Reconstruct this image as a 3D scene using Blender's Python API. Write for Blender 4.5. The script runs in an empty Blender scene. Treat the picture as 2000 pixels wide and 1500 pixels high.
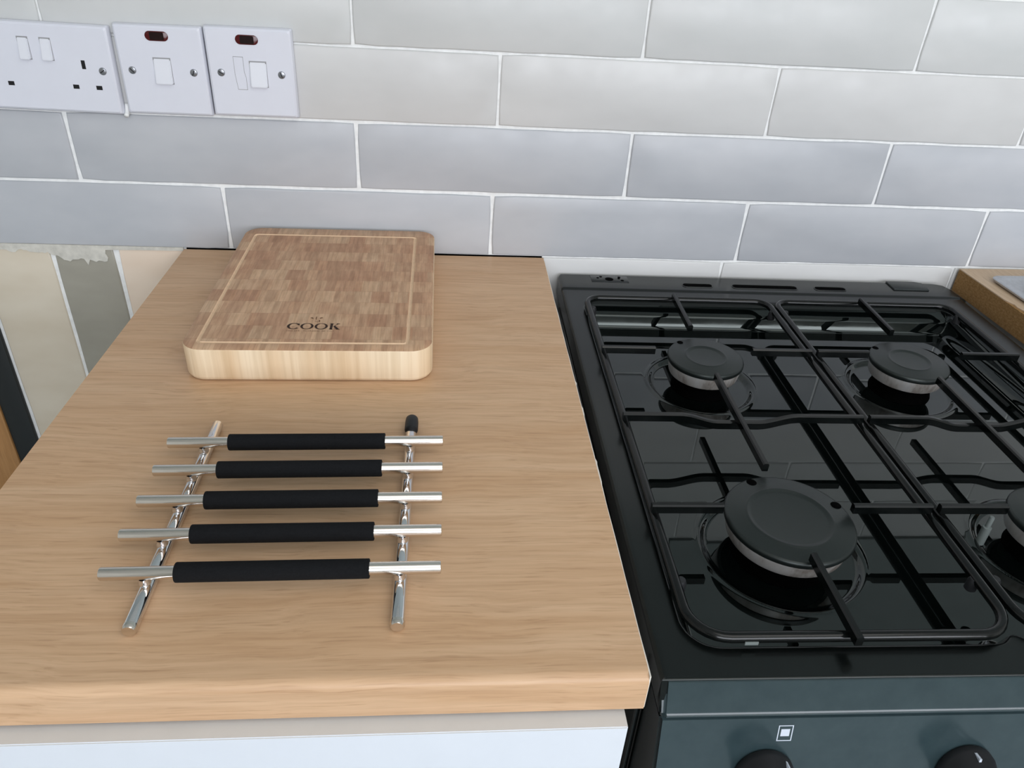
import bpy, bmesh, math, random
from mathutils import Vector, Matrix, noise

R = random.Random(7)
SC = bpy.context.scene
COL = SC.collection

# ------------------------------------------------------------------ camera, world, light, exposure
cam_d = bpy.data.cameras.new('camera')
cam = bpy.data.objects.new('camera', cam_d)
COL.objects.link(cam)
cam.location = (-0.11462, -0.85005, 0.35803)
cam.rotation_euler = (1.006627, -0.054294, -0.066768)
cam_d.sensor_fit = 'HORIZONTAL'
cam_d.sensor_width = 36.0
cam_d.lens = 1484.213 * 36.0 / 2000.0
cam_d.clip_start = 0.01
SC.camera = cam

world = bpy.data.worlds.new('sky')
SC.world = world
world.use_nodes = True
bg = world.node_tree.nodes['Background']
bg.inputs[0].default_value = (0.62, 0.75, 1.0, 1)
bg.inputs[1].default_value = 1.0

WIN_X, WIN_Z = 0.85, 0.74          # centre of the kitchen window behind the photographer
WIN_W, WIN_H = 3.0, 1.24
la = bpy.data.lights.new('window_daylight', 'AREA')
la.shape = 'RECTANGLE'
la.size, la.size_y = WIN_W, WIN_H
la.energy = 66
la.color = (0.945, 0.96, 1.0)
lo = bpy.data.objects.new('window_daylight', la)
COL.objects.link(lo)
lo.location = (WIN_X, -3.13, WIN_Z)
lo.rotation_euler = (math.radians(90), 0, 0)

lc = bpy.data.lights.new('added_top_fill', 'AREA')           # unseen fill light, added to brighten the worktop from above
lc.shape = 'RECTANGLE'
lc.size, lc.size_y = 1.2, 0.9
lc.energy = 6.0
lc.color = (1.0, 0.97, 0.93)
lco = bpy.data.objects.new('added_top_fill', lc)
COL.objects.link(lco)
lco.location = (0.55, -1.25, 1.43)

SC.view_settings.view_transform = 'Standard'
SC.view_settings.look = 'None'
SC.view_settings.gamma = 1.0
SC.view_settings.use_curve_mapping = False
SC.view_settings.exposure = 0.0


# ------------------------------------------------------------------ helpers
def s2l(c):
    def f(v):
        v /= 255.0
        return v / 12.92 if v <= 0.04045 else ((v + 0.055) / 1.055) ** 2.4
    return (f(c[0]), f(c[1]), f(c[2]), 1.0)


class NT:
    def __init__(self, name):
        self.m = bpy.data.materials.new(name)
        self.m.use_nodes = True
        self.t = self.m.node_tree
        self.p = self.t.nodes['Principled BSDF']

    def n(self, typ, **kw):
        nd = self.t.nodes.new(typ)
        for k, v in kw.items():
            setattr(nd, k, v)
        return nd

    def l(self, a, b):
        self.t.links.new(a, b)

    def setp(self, **kw):
        names = dict(rough='Roughness', metal='Metallic', spec='Specular IOR Level', coat='Coat Weight', coat_r='Coat Roughness')
        for k, v in kw.items():
            self.p.inputs[names[k]].default_value = v

    def coords(self, scale=(1, 1, 1), rot=(0, 0, 0), rnd=False):
        tc = self.n('ShaderNodeTexCoord')
        mp = self.n('ShaderNodeMapping')
        mp.inputs['Scale'].default_value = scale
        mp.inputs['Rotation'].default_value = rot
        self.l(tc.outputs['Object'], mp.inputs[0])
        if rnd:
            oi = self.n('ShaderNodeObjectInfo')
            mu = self.n('ShaderNodeMath', operation='MULTIPLY')
            mu.inputs[1].default_value = 37.0
            self.l(oi.outputs['Random'], mu.inputs[0])
            cx = self.n('ShaderNodeCombineXYZ')
            for i in range(3):
                self.l(mu.outputs[0], cx.inputs[i])
            self.l(cx.outputs[0], mp.inputs['Location'])
        return mp.outputs[0]

    def noise(self, vec, scale=5.0, detail=4.0, rough=0.5, dist=0.0):
        nd = self.n('ShaderNodeTexNoise')
        nd.inputs['Scale'].default_value = scale
        nd.inputs['Detail'].default_value = detail
        nd.inputs['Roughness'].default_value = rough
        nd.inputs['Distortion'].default_value = dist
        self.l(vec, nd.inputs['Vector'])
        return nd.outputs['Fac']

    def ramp(self, fac, stops):
        nd = self.n('ShaderNodeValToRGB')
        el = nd.color_ramp.elements
        while len(el) < len(stops):
            el.new(0.5)
        for e, (pos, c) in zip(el, stops):
            e.position = pos
            e.color = c if len(c) == 4 else (*c, 1)
        self.l(fac, nd.inputs[0])
        return nd.outputs[0]

    def mix(self, fac, a, b, mode='MIX'):
        nd = self.n('ShaderNodeMix', data_type='RGBA', blend_type=mode)
        if isinstance(fac, float):
            nd.inputs[0].default_value = fac
        else:
            self.l(fac, nd.inputs[0])
        for v, i in ((a, 6), (b, 7)):
            if isinstance(v, tuple):
                nd.inputs[i].default_value = v
            else:
                self.l(v, nd.inputs[i])
        return nd.outputs[2]

    def bump(self, h, strength=0.2, dist=0.001):
        nd = self.n('ShaderNodeBump')
        nd.inputs['Strength'].default_value = strength
        nd.inputs['Distance'].default_value = dist
        self.l(h, nd.inputs['Height'])
        self.l(nd.outputs[0], self.p.inputs['Normal'])

    def base(self, c):
        if isinstance(c, tuple):
            self.p.inputs['Base Color'].default_value = c
        else:
            self.l(c, self.p.inputs['Base Color'])


def plain(name, rgb, rough=0.5, metal=0.0, spec=0.5, speck=None, nscale=40.0, bump=0.0):
    """colour with a faint procedural mottling"""
    m = NT(name)
    m.setp(rough=rough, metal=metal, spec=spec)
    v = m.coords()
    f = m.noise(v, nscale, 5.0, 0.6)
    c = s2l(rgb)
    k = 0.06 if speck is None else speck
    lo_ = tuple(x * (1 - k) for x in c[:3]) + (1,)
    hi_ = tuple(min(1, x * (1 + k)) for x in c[:3]) + (1,)
    m.base(m.ramp(f, [(0.3, lo_), (0.7, hi_)]))
    if bump:
        m.bump(f, bump, 0.0005)
    return m.m


def tile_mat(name, rgb_a, rgb_b):
    m = NT(name)
    m.setp(rough=0.24, spec=0.42)
    v = m.coords(rnd=True)
    v2 = m.coords((3, 1, 7), rnd=True)
    big = m.noise(v2, 3.0, 3.0, 0.55)
    col = m.ramp(big, [(0.33, s2l(rgb_a)), (0.68, s2l(rgb_b))])
    oi = m.n('ShaderNodeObjectInfo')
    val = m.ramp(oi.outputs['Random'], [(0.0, (0.93, 0.93, 0.93)), (1.0, (1.0, 1.0, 1.0))])
    col = m.mix(1.0, col, val, 'MULTIPLY')
    m.base(col)
    h = m.noise(v, 26.0, 3.0, 0.55, 0.6)
    m.bump(h, 0.06, 0.0010)
    rr = m.ramp(m.noise(v, 40.0, 4.0, 0.6), [(0.35, (0.30,) * 3), (0.7, (0.46,) * 3)])
    m.l(rr, m.p.inputs['Roughness'])
    return m.m


def oak_mat(name, light, mid, dark, axis=0, scale=1.0, rough=0.42):
    """long-grained laminate oak; grain runs along the given axis"""
    m = NT(name)
    m.setp(rough=rough, spec=0.4)
    vw = m.coords()
    wob = m.noise(m.coords((5, 5, 5)), 1.6, 2.0, 0.5)
    vm = m.n('ShaderNodeVectorMath', operation='MULTIPLY_ADD')
    cx = m.n('ShaderNodeCombineXYZ')
    for i in range(3):
        m.l(wob, cx.inputs[i])
    m.l(cx.outputs[0], vm.inputs[0])
    vm.inputs[1].default_value = tuple(0.0 if i == axis else 0.016 for i in range(3))
    m.l(vw, vm.inputs[2])

    def stretched(across, along, sc_, det, rgh, dst=0.0):
        mp = m.n('ShaderNodeMapping')
        k = [across * scale] * 3
        k[axis] = along * scale
        mp.inputs['Scale'].default_value = k
        m.l(vm.outputs[0], mp.inputs[0])
        return m.noise(mp.outputs[0], sc_, det, rgh, dst)
    big = stretched(16.0, 1.6, 2.2, 4.0, 0.55, 0.8)
    fine = stretched(190.0, 7.0, 1.5, 5.0, 0.6, 0.25)
    pores = stretched(620.0, 20.0, 1.3, 3.0, 0.5)
    c1 = m.ramp(big, [(0.30, s2l(mid)), (0.66, s2l(light))])
    dk = m.ramp(fine, [(0.36, (1, 1, 1)), (0.60, (0.0, 0.0, 0.0))])
    c2 = m.mix(dk, c1, s2l(dark))
    c3 = m.mix(0.28, c1, c2)
    pk = m.ramp(pores, [(0.56, (1, 1, 1)), (0.74, (0.68, 0.62, 0.56))])
    m.base(m.mix(0.6, c3, m.mix(1.0, c3, pk, 'MULTIPLY')))
    m.bump(fine, 0.06, 0.0004)
    return m.m


def link(name, me, mat, parent=None, loc=(0, 0, 0), smooth=None):
    o = bpy.data.objects.new(name, me)
    COL.objects.link(o)
    o.location = loc
    if parent is not None:
        o.parent = parent
    if mat is not None:
        for mm in (mat if isinstance(mat, (list, tuple)) else [mat]):
            me.materials.append(mm)
    if smooth is not None:
        me.polygons.foreach_set('use_smooth', [True] * len(me.polygons))
        if smooth < 3.1:
            me.set_sharp_from_angle(angle=smooth)
    return o


def from_bm(bm, name):
    bmesh.ops.recalc_face_normals(bm, faces=bm.faces)
    me = bpy.data.meshes.new(name)
    bm.to_mesh(me)
    bm.free()
    return me


def box_bm(bm, x0, x1, y0, y1, z0, z1):
    v = [bm.verts.new((x, y, z)) for x in (x0, x1) for y in (y0, y1) for z in (z0, z1)]
    for f in ((0, 1, 3, 2), (4, 6, 7, 5), (0, 4, 5, 1), (2, 3, 7, 6), (0, 2, 6, 4), (1, 5, 7, 3)):
        bm.faces.new([v[i] for i in f])
    return v


def box(name, x0, x1, y0, y1, z0, z1, mat, parent=None, bev=0.0, seg=2, loc=(0, 0, 0)):
    bm = bmesh.new()
    box_bm(bm, x0, x1, y0, y1, z0, z1)
    if bev:
        bmesh.ops.bevel(bm, geom=bm.edges[:], offset=bev, segments=seg, affect='EDGES', profile=0.5)
    return link(name, from_bm(bm, name), mat, parent, loc, smooth=0.6 if bev else None)


def tube_bm(bm, path, r, n=14, closed=False, caps=True, flat_end=0.0):
    """round rod swept along a list of points"""
    P = [Vector(p) for p in path]
    N = len(P)
    rings = []
    up = None
    for i in range(N):
        if closed:
            t = (P[(i + 1) % N] - P[i - 1]).normalized()
        else:
            t = (P[min(i + 1, N - 1)] - P[max(i - 1, 0)]).normalized()
        if up is None:
            up = Vector((0, 0, 1)) if abs(t.z) < 0.9 else Vector((1, 0, 0))
        a = t.cross(up).normalized()
        b = a.cross(t).normalized()
        up = b
        rings.append([bm.verts.new(P[i] + a * (r * math.cos(2 * math.pi * k / n)) + b * (r * math.sin(2 * math.pi * k / n))) for k in range(n)])
    M = N if closed else N - 1
    for i in range(M):
        A, B = rings[i], rings[(i + 1) % N]
        for k in range(n):
            bm.faces.new((A[k], A[(k + 1) % n], B[(k + 1) % n], B[k]))
    if caps and not closed:
        bm.faces.new(rings[0][::-1])
        bm.faces.new(rings[-1])
    return rings


def rod(name, a, b, r, mat, parent=None, n=20, bev=0.0008):
    """rod with slightly eased ends"""
    bm = bmesh.new()
    a, b = Vector(a), Vector(b)
    d = (b - a).normalized()
    tube_bm(bm, [a, b], r, n)
    ends = [f for f in bm.faces if len(f.verts) > 4]
    ed = {e for f in ends for e in f.edges}
    bmesh.ops.bevel(bm, geom=list(ed), offset=bev, segments=2, affect='EDGES', profile=0.5)
    return link(name, from_bm(bm, name), mat, parent, smooth=0.7)


def lathe(name, prof, mat, parent=None, loc=(0, 0, 0), n=48, axis='Z', smooth=0.6):
    """prof: list of (r, z) from the axis outwards and round; r=0 entries make poles"""
    bm = bmesh.new()
    rings = []
    for r, z in prof:
        if r < 1e-7:
            rings.append([bm.verts.new((0, 0, z))])
        else:
            rings.append([bm.verts.new((r * math.cos(2 * math.pi * k / n), r * math.sin(2 * math.pi * k / n), z)) for k in range(n)])
    for A, B in zip(rings, rings[1:]):
        for k in range(n):
            k2 = (k + 1) % n
            if len(A) == 1 and len(B) == 1:
                continue
            if len(A) == 1:
                bm.faces.new((A[0], B[k], B[k2]))
            elif len(B) == 1:
                bm.faces.new((A[k], B[0], A[k2]))
            else:
                bm.faces.new((A[k], B[k], B[k2], A[k2]))
    if axis == 'Y':     # z of the profile points towards -y
        bmesh.ops.transform(bm, matrix=Matrix.Rotation(math.radians(90), 4, 'X'), verts=bm.verts)
    return link(name, from_bm(bm, name), mat, parent, loc, smooth=smooth)


def rrect(x0, x1, y0, y1, r, seg=6):
    """rounded rectangle, counter-clockwise; r may be one radius or four (bl, br, tr, tl)"""
    rs = r if isinstance(r, (list, tuple)) else [r] * 4
    pts = []
    for (cx, cy, a0), rr in zip(((x0, y0, 180), (x1, y0, 270), (x1, y1, 0), (x0, y1, 90)), rs):
        ox = cx + (rr if cx == x0 else -rr)
        oy = cy + (rr if cy == y0 else -rr)
        for k in range(seg + 1):
            a = math.radians(a0 + 90 * k / seg)
            pts.append((ox + rr * math.cos(a), oy + rr * math.sin(a)))
    return pts


def loops_bm(bm, loops, cap0=True, cap1=True, mats=None):
    """bridge equal-length closed loops of 3-D points; mats = material index per band"""
    L = [[bm.verts.new(p) for p in lp] for lp in loops]
    n = len(L[0])
    for i, (A, B) in enumerate(zip(L, L[1:])):
        for k in range(n):
            f = bm.faces.new((A[k], A[(k + 1) % n], B[(k + 1) % n], B[k]))
            if mats:
                f.material_index = mats[i]
    if cap0:
        bm.faces.new(L[0][::-1])
    if cap1:
        bm.faces.new(L[-1])
    return L


def prism(name, pts, mat, parent=None, axis='Z', lo=0.0, hi=0.001, bev=0.0, loc=(0, 0, 0), seg=2):
    """flat outline given thickness. axis Z: pts are (x, y); axis Y: pts are (x, z), lo/hi are y values"""
    bm = bmesh.new()
    f3 = (lambda p, h: (p[0], p[1], h)) if axis == 'Z' else (lambda p, h: (p[0], h, p[1]))
    A = [bm.verts.new(f3(p, lo)) for p in pts]
    B = [bm.verts.new(f3(p, hi)) for p in pts]
    n = len(pts)
    bm.faces.new(A[::-1])
    top = bm.faces.new(B)
    for k in range(n):
        bm.faces.new((A[k], A[(k + 1) % n], B[(k + 1) % n], B[k]))
    if bev:
        bmesh.ops.bevel(bm, geom=list(top.edges), offset=bev, segments=seg, affect='EDGES', profile=0.5)
    return link(name, from_bm(bm, name), mat, parent, loc, smooth=0.6)


def empty(name, loc, label, cat, group=None, rz=0.0):
    o = bpy.data.objects.new(name, None)
    COL.objects.link(o)
    o.empty_display_size = 0.05
    o.location = loc
    o.rotation_euler = (0, 0, rz)
    return tag(o, label, cat, group)


def tag(o, label=None, cat=None, group=None, kind=None):
    if label:
        o['label'] = label
    if cat:
        o['category'] = cat
    if group:
        o['group'] = group
    if kind:
        o['kind'] = kind
    return o


def lab(o, label):
    o['label'] = label
    return o


# ------------------------------------------------------------------ materials
M = {}
M['grout'] = plain('white_grout', (236, 237, 236), 0.85, speck=0.08, nscale=120, bump=0.3)
M['plaster'] = plain('dusty_plaster', (202, 199, 190), 0.9, speck=0.16, nscale=90, bump=0.3)
M['paint'] = plain('matt_wall_paint', (218, 216, 210), 0.9, nscale=20)
M['ceiling'] = plain('ceiling_paint', (232, 232, 228), 0.95)
M['floorboard'] = plain('grey_vinyl_floor', (150, 160, 162), 0.5, nscale=12)
M['upper_reflect_grey'] = plain('hob_reflection_grey', (150, 158, 157), 0.85, nscale=16)
M['tile_white'] = tile_mat('warm_white_glaze', (207, 207, 206), (214, 214, 213))
M['tile_pearl'] = tile_mat('pearl_white_glaze', (204, 206, 205), (211, 212, 211))
M['tile_grey'] = tile_mat('pale_grey_glaze', (181, 184, 189), (191, 193, 197))
M['cream'] = tile_mat('cream_glaze', (212, 200, 180), (222, 212, 194))
M['pink_cream'] = tile_mat('pinkish_cream_glaze', (226, 206, 186), (233, 216, 198))
M['olive'] = tile_mat('grey_green_glaze', (152, 148, 136), (166, 162, 150))
M['oak'] = oak_mat('oak_laminate', (213, 178, 143), (203, 164, 126), (158, 117, 80), 0, 1.0, 0.40)
M['oak_pale'] = oak_mat('pale_oak_laminate', (206, 182, 154), (196, 170, 140), (166, 134, 102), 1, 1.0, 0.45)
M['edging'] = plain('white_edging', (226, 220, 210), 0.6)
m = NT('raw_chipboard')
m.setp(rough=0.9, spec=0.2)
m.base(m.ramp(m.noise(m.coords((420, 260, 500)), 1.0, 5, 0.7), [(0.3, s2l((128, 96, 58))), (0.52, s2l((152, 117, 74))), (0.72, s2l((172, 138, 94)))]))
M['chipboard'] = m.m
M['door_white'] = plain('white_door_laminate', (222, 227, 234), 0.35, speck=0.01)
M['door_edge'] = plain('door_edge_white', (216, 216, 214), 0.5, speck=0.02)
M['carcass'] = plain('cabinet_white', (222, 220, 214), 0.5)
M['plastic'] = plain('white_socket_plastic', (218, 220, 229), 0.32, speck=0.012)
M['plastic_b'] = plain('white_rocker_plastic', (222, 224, 231), 0.3, speck=0.012)
M['gap'] = plain('grey_gap_line', (150, 150, 152), 0.7)
M['dull_grey'] = plain('dull_grey_patch', (112, 120, 118), 0.7)
M['hole'] = plain('black_socket_hole', (10, 10, 12), 0.8)
M['screw'] = plain('nickel_screw', (150, 152, 156), 0.3, 0.9, speck=0.2, nscale=900)
M['slot_dark'] = plain('screw_slot_dark', (50, 50, 54), 0.5, 0.5)
M['neon_dark'] = plain('dark_red_neon', (26, 5, 6), 0.15)
M['neon_red'] = plain('red_neon_lens', (76, 12, 14), 0.15)
M['chrome'] = plain('chrome_plating', (226, 226, 228), 0.07, 1.0, speck=0.02)
M['steel_bar'] = plain('polished_steel_bar', (222, 216, 208), 0.16, 1.0, speck=0.03)
M['foam'] = plain('black_foam', (19, 20, 22), 0.95, spec=0.2, speck=0.25, nscale=900, bump=0.4)
M['rubber'] = plain('black_rubber', (24, 25, 28), 0.55)

# black enamel: glossy with faint waviness
m = NT('black_enamel_glossy')
m.setp(rough=0.04, spec=0.65)
m.base(m.ramp(m.noise(m.coords(), 30, 4, 0.6), [(0.3, (0.0012, 0.0020, 0.0019, 1)), (0.7, (0.0022, 0.0034, 0.0032, 1))]))
m.p.inputs['Specular Tint'].default_value = (0.90, 1.0, 0.975, 1)
rr = m.ramp(m.noise(m.coords((1, 1, 1)), 14, 5, 0.6), [(0.35, (0.012,) * 3), (0.8, (0.05,) * 3)])
m.l(rr, m.p.inputs['Roughness'])
m.bump(m.noise(m.coords(), 40, 2, 0.5), 0.02, 0.0002)
M['enamel'] = m.m
m = NT('black_enamel_satin')
m.setp(rough=0.22, spec=0.42)
m.p.inputs['Specular Tint'].default_value = (0.93, 1.0, 0.98, 1)
m.base(m.ramp(m.noise(m.coords(), 260, 5, 0.7), [(0.3, (0.0018, 0.0025, 0.0024, 1)), (0.75, (0.0035, 0.0046, 0.0044, 1))]))
m.bump(m.noise(m.coords(), 600, 3, 0.5), 0.06, 0.0002)
M['enamel_satin'] = m.m
m = NT('black_cap_enamel')
m.setp(rough=0.40, spec=0.58)
m.p.inputs['Specular Tint'].default_value = (0.91, 1.0, 0.98, 1)
m.base(m.ramp(m.noise(m.coords(), 420, 6, 0.75), [(0.3, (0.0028, 0.0044, 0.0042, 1)), (0.72, (0.0056, 0.0080, 0.0076, 1)), (0.84, (0.022, 0.027, 0.026, 1))]))
m.bump(m.noise(m.coords(), 900, 3, 0.6), 0.12, 0.0002)
M['cap'] = m.m
m = NT('pan_support_enamel')
m.setp(rough=0.15, spec=0.36)
m.base(m.ramp(m.noise(m.coords(), 80, 4, 0.6), [(0.3, (0.0015, 0.0020, 0.0020, 1)), (0.7, (0.003, 0.004, 0.0038, 1))]))
m.bump(m.noise(m.coords(), 200, 3, 0.5), 0.15, 0.0003)
M['support'] = m.m
M['dark_in'] = plain('dark_recess', (2, 2, 2), 0.8, spec=0.03)  # near-black, paints the shade inside gaps and openings
m = NT('cast_aluminium')
m.setp(rough=0.42, metal=0.45)
m.base(m.ramp(m.noise(m.coords((1, 1, 0.4)), 34, 5, 0.65), [(0.32, s2l((120, 106, 94))), (0.48, s2l((186, 182, 178))), (0.75, s2l((206, 208, 210)))]))
M['alu'] = m.m
m = NT('dark_glass_panel')
m.setp(rough=0.2, spec=0.6)
m.base(m.ramp(m.noise(m.coords(), 60, 4, 0.6), [(0.3, (0.024, 0.042, 0.048, 1)), (0.75, (0.033, 0.054, 0.060, 1))]))
M['panel'] = m.m
M['print'] = plain('white_print', (206, 214, 226), 0.5)
M['grey_metal'] = plain('brushed_grey_metal', (196, 198, 202), 0.42, 0.7, speck=0.08, nscale=200)
M['black_trim'] = plain('black_upright', (19, 24, 25), 0.5)
M['wood_panel'] = oak_mat('brown_wood_panel', (176, 132, 84), (156, 112, 66), (112, 78, 44), 2, 1.0)

# chopping-board end grain: rows of little blocks, each a shade of its own, with fine stripes inside
m = NT('bamboo_end_grain')
m.setp(rough=0.5, spec=0.35)
v = m.coords()
br = m.n('ShaderNodeTexBrick')
br.offset = 0.37
br.offset_frequency = 2
br.squash = 1.0
br.inputs['Color1'].default_value = (0, 0, 0, 1)
br.inputs['Color2'].default_value = (1, 1, 1, 1)
br.inputs['Mortar'].default_value = (0.35, 0.35, 0.35, 1)
br.inputs['Scale'].default_value = 1.0
br.inputs['Mortar Size'].default_value = 0.0003
br.inputs['Mortar Smooth'].default_value = 0.4
br.inputs['Bias'].default_value = 0.0
br.inputs['Brick Width'].default_value = 0.0175
br.inputs['Row Height'].default_value = 0.0240
m.l(v, br.inputs['Vector'])
br2 = m.n('ShaderNodeTexBrick')
br2.offset = 0.5
br2.inputs['Color1'].default_value = (0, 0, 0, 1)
br2.inputs['Color2'].default_value = (1, 1, 1, 1)
br2.inputs['Mortar'].default_value = (0.0, 0.0, 0.0, 1)
br2.inputs['Scale'].default_value = 1.0
br2.inputs['Mortar Size'].default_value = 0.00028
br2.inputs['Mortar Smooth'].default_value = 0.6
br2.inputs['Brick Width'].default_value = 0.0046
br2.inputs['Row Height'].default_value = 0.0240
m.l(v, br2.inputs['Vector'])
big = m.noise(m.coords((26, 44, 1)), 1.0, 2, 0.5)
blk = m.mix(0.55, br.outputs['Color'], big)
c1 = m.ramp(blk, [(0.10, s2l((180, 134, 104))), (0.36, s2l((196, 154, 122))), (0.60, s2l((207, 170, 137))), (0.9, s2l((217, 185, 152)))])
st = m.noise(m.coords((260, 34, 1)), 1.0, 4, 0.6)
c2 = m.mix(1.0, c1, m.ramp(st, [(0.32, (0.76, 0.72, 0.68)), (0.62, (1, 1, 1))]), 'MULTIPLY')
c3 = m.mix(1.0, c2, m.ramp(br2.outputs['Color'], [(0.0, (0.82, 0.79, 0.76)), (0.35, (0.97, 0.96, 0.95)), (1.0, (1.05, 1.03, 1.0))]), 'MULTIPLY')
m.base(c3)
M['endgrain'] = m.m
m = NT('bamboo_side_grain')
m.setp(rough=0.5, spec=0.35)
st = m.noise(m.coords((170, 170, 4)), 1.0, 4, 0.55)
bl = m.noise(m.coords((45, 45, 2)), 1.0, 2, 0.5)
c1 = m.ramp(bl, [(0.3, s2l((224, 196, 160))), (0.7, s2l((238, 219, 190)))])
m.base(m.mix(1.0, c1, m.ramp(st, [(0.35, (0.86, 0.82, 0.76)), (0.6, (1, 1, 1))]), 'MULTIPLY'))
M['sidegrain'] = m.m
M['groove'] = plain('pale_groove', (226, 194, 160), 0.6, speck=0.08, nscale=160)
M['burnt'] = plain('burnt_brand', (50, 27, 14), 0.8, speck=0.25, nscale=500)
M['burnt_faint'] = plain('burnt_brand_faint', (112, 78, 52), 0.8, speck=0.3, nscale=900)

# ------------------------------------------------------------------ the room
ZF, ZC = -0.90, 1.45
XL, XR, YB = -1.9, 3.2, -3.2


def structure(name, o):
    o.name = name
    o['kind'] = 'structure'
    return o


floor = tag(box('floor', XL, XR, YB, 0.0, ZF - 0.05, ZF, M['floorboard']), kind='structure')
ceil = tag(box('ceiling', XL, XR, YB, 0.1, ZC, ZC + 0.05, M['ceiling']), kind='structure')
wl = tag(box('wall_left', XL - 0.1, XL, YB, 0.1, ZF, ZC, M['paint']), kind='structure')
wr = tag(box('wall_right', XR, XR + 0.1, YB, 0.1, ZF, ZC, M['paint']), kind='structure')
bm = bmesh.new()
wx0, wx1, wz0, wz1 = WIN_X - WIN_W / 2 - .02, WIN_X + WIN_W / 2 + .02, WIN_Z - WIN_H / 2 - .02, WIN_Z + WIN_H / 2 + .02
box_bm(bm, XL, wx0, YB - 0.1, YB, ZF, ZC)
box_bm(bm, wx1, XR, YB - 0.1, YB, ZF, ZC)
box_bm(bm, wx0, wx1, YB - 0.1, YB, ZF, wz0)
box_bm(bm, wx0, wx1, YB - 0.1, YB, wz1, ZC)
wf = tag(link('wall_front', from_bm(bm, 'wall_front'), M['paint']), kind='structure')
bm = bmesh.new()
for a in ((wx0, wx0 + .05, wz0, wz1), (wx1 - .05, wx1, wz0, wz1), (wx0, wx1, wz0, wz0 + .05), (wx0, wx1, wz1 - .05, wz1), (WIN_X - .03, WIN_X + .03, wz0, wz1)):
    box_bm(bm, a[0], a[1], YB - 0.08, YB - 0.02, a[2], a[3])
win = tag(link('window_1', from_bm(bm, 'window_1'), M['door_white']), kind='structure')

TH_ = 0.0752
# back wall: a grout bed that carries the tiles one by one
wall = tag(box('wall_back', XL, XR, 0.0022, 0.1, ZF, ZC, M['grout']), kind='structure')


upper = tag(box('painted_upper_wall', XL, XR, -.004, .0021, 5 * TH_ + .0005, ZC, M['upper_reflect_grey'], wall))  # unseen stretch of wall; its grey is chosen to dim the hob's reflections


def make_tile(x0, x1, z0, z1, mat, depth=0.006, wob=0.0007, proud=0.0, name='tile', nl=12, ns=4):
    cx, cz = (x0 + x1) / 2, (z0 + z1) / 2
    w, h = (x1 - x0) / 2, (z1 - z0) / 2
    seed = R.random() * 100
    pts = []
    for (ax, az, bx, bz, n) in ((-w, -h, w, -h, nl), (w, -h, w, h, ns), (w, h, -w, h, nl), (-w, h, -w, -h, ns)):
        for k in range(n):
            t = k / n
            pts.append((ax + (bx - ax) * t, az + (bz - az) * t))
    lp0, lp1, lp2, lp3 = [], [], [], []
    for px, pz in pts:
        d = noise.noise(Vector((px * 22 + seed, pz * 22, seed))) * wob
        d2 = noise.noise(Vector((px * 70 + seed, pz * 70, 3.1))) * wob * 0.7
        ex = 1 if abs(abs(px) - w) < 1e-6 else 0
        ez = 1 if abs(abs(pz) - h) < 1e-6 else 0
        sx, sz = math.copysign(1, px), math.copysign(1, pz)
        qx, qz = px + ex * sx * (d + d2), pz + ez * sz * (d + d2)
        c = 0.0008 if ex and ez else 0.0
        def ins(i):
            return (qx - sx * (i if ex else i * 0.0) - sx * c * ex, qz - sz * (i if ez else 0.0) - sz * c * ez)
        a = ins(0); b = ins(0.0004); e = ins(0.0016)
        lp0.append((a[0], depth - proud, a[1]))
        lp1.append((a[0], 0.0014 - proud, a[1]))
        lp2.append((b[0], 0.0005 - proud, b[1]))
        lp3.append((e[0], 0.0 - proud, e[1]))
    bm = bmesh.new()
    loops_bm(bm, [lp0, lp1, lp2, lp3], cap0=False)
    o = link(name, from_bm(bm, name), mat, wall, (cx, 0, cz), smooth=1.2)
    return o


G = 0.0016      # half a joint
TH = 0.0752
rows = [
    # z0, z1, joints, materials
    (4 * TH, 5 * TH, [-1.27, -.968, -.666, -.364, -.062, .240, .542, .844, 1.146], 'tile_pearl'),
    (3 * TH, 4 * TH, [-1.12, -.818, -.516, -.214, .088, .390, .692, .994], 'tile_pearl'),
    (2 * TH, 3 * TH, [-1.27, -.968, -.666, -.364, -.0625, .2395, .542, .844, 1.146], 'tile_white'),
    (1 * TH, 2 * TH, [-1.12, -.818, -.5165, -.2155, .0885, .391, .692, .994], 'tile_grey'),
    (-.0008, 1 * TH, [-1.27, -.968, -.668, -.366, -.0645, .238, .5395, .842, 1.144], 'tile_grey'),
]
for z0, z1, js, mt in rows:
    G = .0016 if mt == 'tile_grey' else .0011
    for a, b in zip(js, js[1:]):
        t = make_tile(a + G, b - G, z0 + G, z1 - G, M[mt], proud=R.uniform(-0.0004, 0.0003))
        t.rotation_euler = (R.uniform(-.003, .003), R.uniform(-.0015, .0015), R.uniform(-.002, .002))
# row behind the cooker, below worktop level
for a, b in ((-.0800, .2222), (.2222, .5240), (.5240, .826)):
    make_tile(a + G * .6, b - G * .6, -TH + G, -.0010, M['tile_white'])
# older upright tiles below the splashback, left of the worktop
for a, b, mt, pr in ((-.6500, -.5705, 'cream', 0), (-.5665, -.4995, 'olive', -.0006), (-.4945, -.4180, 'pink_cream', 0)):
    make_tile(a, b, -.46, -.0015, M[mt], nl=4, ns=12, proud=pr)
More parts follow.
